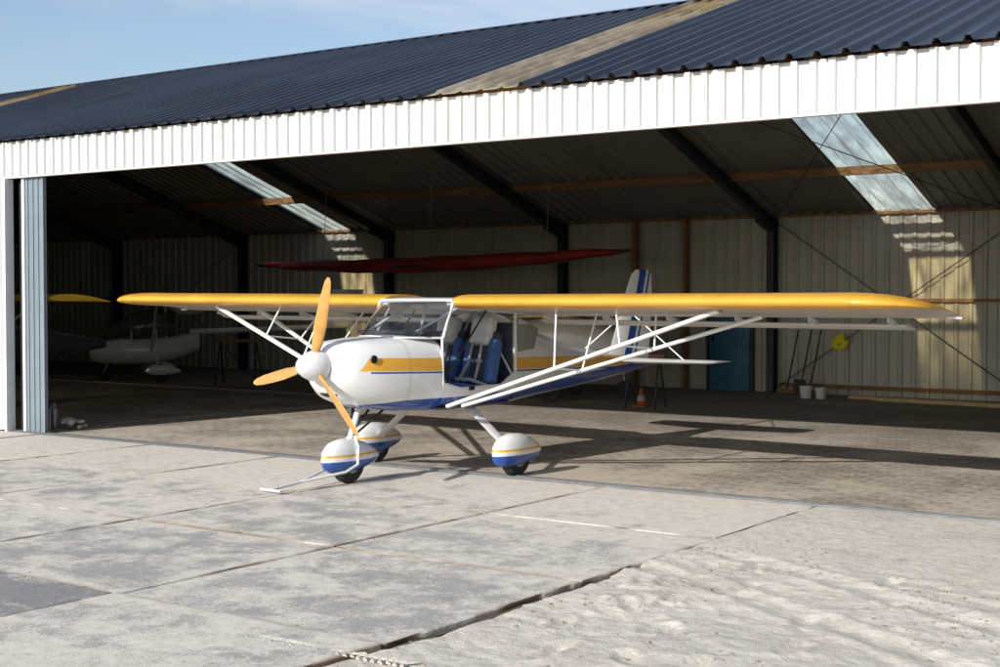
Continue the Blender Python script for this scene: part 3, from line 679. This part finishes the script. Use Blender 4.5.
# ---------------------------------------------------------------- hanging red glider wing
G=empty('hang_glider_wing')
gx0,gx1=-11.9*H,-6.8*H; gm=(gx0+gx1)/2; Y=11.9*H; Zc=1.34*H
secs=[]
for k in range(21):
    t=k/20; x=gx0+(gx1-gx0)*t; w=(math.sin(math.pi*t)**.7)*.75+.02; hgt=.02+.13*math.sin(math.pi*t)**.6; z=Zc+.09*H*t-.12*math.sin(math.pi*t)+.012*math.sin(t*37)
    secs.append([Vector((x,Y+w*math.cos(a),z+hgt*math.sin(a))) for a in [2*math.pi*i/12 for i in range(12)]])
loft('sail',secs,[M_red,M_strap],G,smooth=60,mi=lambda k: 0 if k in(3,4,5,6,7,8) else 1)
tube('leading_tube',[(gx0,Y-.1,Zc+.0),(gm,Y-.75,Zc-.09),(gx1,Y-.1,Zc+.16)],.022,M_black,G)
for t in(.2,.5,.8):
    x=gx0+(gx1-gx0)*t; tube('cord_%d'%int(t*10),[(x,Y,Zc),(x,Y+.1,zb(Y+.1)-.1)],.006,M_strap,G,6)

# ---------------------------------------------------------------- small objects
def trestle(name,u,d,w=.8,hh=.85,rz=.5):
    x,y=at_uv(u,d); E=empty(name,(x,y,0),rz)
    for sx in(-1,1):
        for sy in(-1,1): tube('leg_%d_%d'%(sx,sy),[(sx*w/2,sy*.28,0),(sx*w/2*.9,sy*.03,hh)],.018,M_steel,E,8)
        tube('stretcher_%d'%sx,[(sx*w/2*.96,-.17,.3),(sx*w/2*.96,.17,.3)],.012,M_steel,E,8)
    box('top_bar',(-w/2-.08,-.05,hh),(w/2+.08,.05,hh+.06),M_wood,E,.006)
trestle('trestle',238,15.2); trestle('trestle.001',645,12.1,.5,.8,.2)
def bucket(name,u,d,r=.13,h=.26,mat=M_white):
    x,y=at_uv(u,d); E=empty(name,(x,y,0))
    lathe('shell',[(r*.8,0),(r*.82,.005),(r,h),(r+.01,h),(r+.01,h+.01),(r-.008,h+.01),(r*.78,.02),(.001,.02)],(0,0,0),(0,0,1),mat,E)
    tube('handle',[(r*math.cos(a),0.02,h+.0-r*.9*math.sin(a)*.6) for a in [math.pi*k/8 for k in range(9)]],.004,M_gal,E,6)
bucket('bucket',806,13.3,.11,.20);bucket('bucket.001',821,13.25,.10,.18)
x,y=at_uv(641,12.3); E=empty('traffic_cone',(x,y,0))
M_co=simple('cone_orange',(.45,.09,.02),.6,0,.25,4)
lathe('cone_body',[(.10,.03),(.09,.04),(.028,.29),(.024,.30),(.001,.30)],(0,0,0),(0,0,1),M_co,E); box('cone_base',(-.13,-.13,0),(.13,.13,.03),M_co,E,.01)
lathe('cone_band',[(.078,.10),(.058,.18)],(0,0,0),(0,0,1),M_strap,E)
def tool(name,x,head):
    E=empty(name,(x,YB-.1,0))
    tube('handle',[(0,-.45,.02),(.06,-.05,1.15)],.015,M_steel,E,8)
    if head=='broom':
        box('head',(-.17,-.50,.03),(.17,-.42,.10),M_wood,E,.01); box('bristles',(-.16,-.495,.0),(.16,-.425,.03),M_black,E)
    else:
        loft('blade',[[Vector((-.1,-.5,.0)),Vector((.1,-.5,.0)),Vector((.1,-.49,.01)),Vector((-.1,-.49,.01))],[Vector((-.11,-.42,.28)),Vector((.11,-.42,.28)),Vector((.11,-.41,.28)),Vector((-.11,-.41,.28))]],M_steel,E)
tool('broom',-5.62*H,'broom');tool('shovel',-5.48*H,'shovel');tool('broom.001',-5.38*H,'broom')
M_yel=simple('yellow_cloth',(.80,.72,.03),.8,0,.2,6)
E=empty('hanging_vest',(-5.17*H,YB-.14,.46*H))
vs=[];fs=[]
for j in range(9):
    for i in range(9):
        u=i/8-.5; v=j/8; w=.34*(1-.35*abs(v-.6))*(1 if v<.85 else .6); vs.append((u*w+.05*v,.03*math.sin(i*1.7+j*.6),-.02+.30*v-.10*abs(u)*(1 if v>.7 else -.4)))
for j in range(8):
    for i in range(8): a=j*9+i; fs.append((a,a+1,a+10,a+9))
obj('cloth',vs,fs,M_yel,E,True)
M_pl=woodmat('pine_plank',(.60,.46,.24),(.46,.34,.16))
E=empty('timber_planks')
beam('plank_1',(-4.9*H,12.75*H,.03),(-2.6*H,12.5*H,.03),.14,.05,M_pl,E)
beam('plank_2',(-4.6*H,12.62*H,.03),(-2.9*H,12.4*H,.03),.10,.05,M_pl,E)
x,y=at_uv(53,10.35); E=empty('gas_bottle',(x,y,0))
lathe('bottle',[(.05,0),(.062,.01),(.062,.22),(.05,.27),(.02,.30),(.02,.34),(.001,.34)],(0,0,0),(0,0,1),M_gal,E)
lathe('valve',[(.03,.335),(.03,.37),(.001,.375)],(0,0,0),(0,0,1),M_black,E)
def f3():
    x,y=at_uv(random.uniform(62,84),random.uniform(10.2,10.45)); s=random.uniform(.03,.075); return x,y,s*.5+random.choice([0,.06]),s
scatter('stone_pile',14,f3,M_plate)
x,y=at_uv(27,10.2); E=empty('bent_rod',(x,y,0)); tube('rod',[(0,0,0),(-.05,.05,.5),(-.06,.1,.75)],.012,M_steel,E)

# ---------------------------------------------------------------- light
EL=24.3; AZ=R(5)
d=Vector((math.sin(AZ)*math.cos(R(EL)),math.cos(AZ)*math.cos(R(EL)),-math.sin(R(EL))))
sl=bpy.data.lights.new('sun','SUN'); sl.energy=5.0; sl.angle=R(.5); sl.color=(1,.965,.91)
so=bpy.data.objects.new('sun',sl); sc.collection.objects.link(so); so.rotation_euler=d.to_track_quat('-Z','Y').to_euler(); so.location=(0,-20,20)
w=bpy.data.worlds.new('World'); sc.world=w; w.use_nodes=True
t=NT(w); bg=t.n['Background']
sky=t.new('ShaderNodeTexSky'); sky.sky_type='NISHITA'; sky.sun_disc=False; sky.sun_elevation=R(EL); sky.sun_rotation=R(185); sky.air_density=1.0; sky.dust_density=.8; sky.ozone_density=2.5
co=t.coord('Generated'); mp=t.mapped(co,(1.2,1.2,5)); n=t.noise(mp,2.2,5,.6,.6)
f=t.math('ADD',.12,t.math('MULTIPLY',t.ramp(n,.42,.72),.5))
c=t.mix(f,sky.outputs[0],rgb(5.6,5.75,6.3)); t.link(c,bg.inputs[0]); bg.inputs[1].default_value=.14
cd=bpy.data.cameras.new('camera'); cd.lens=50.0; cd.sensor_width=36; cd.clip_end=3000; cd.clip_start=.05
cam=bpy.data.objects.new('camera',cd); sc.collection.objects.link(cam); cam.location=(0,0,H); cam.rotation_euler=(R(90-1.63),0,R(35.2)); sc.camera=cam
sc.view_settings.view_transform='Standard'; sc.view_settings.look='None'; sc.view_settings.exposure=0
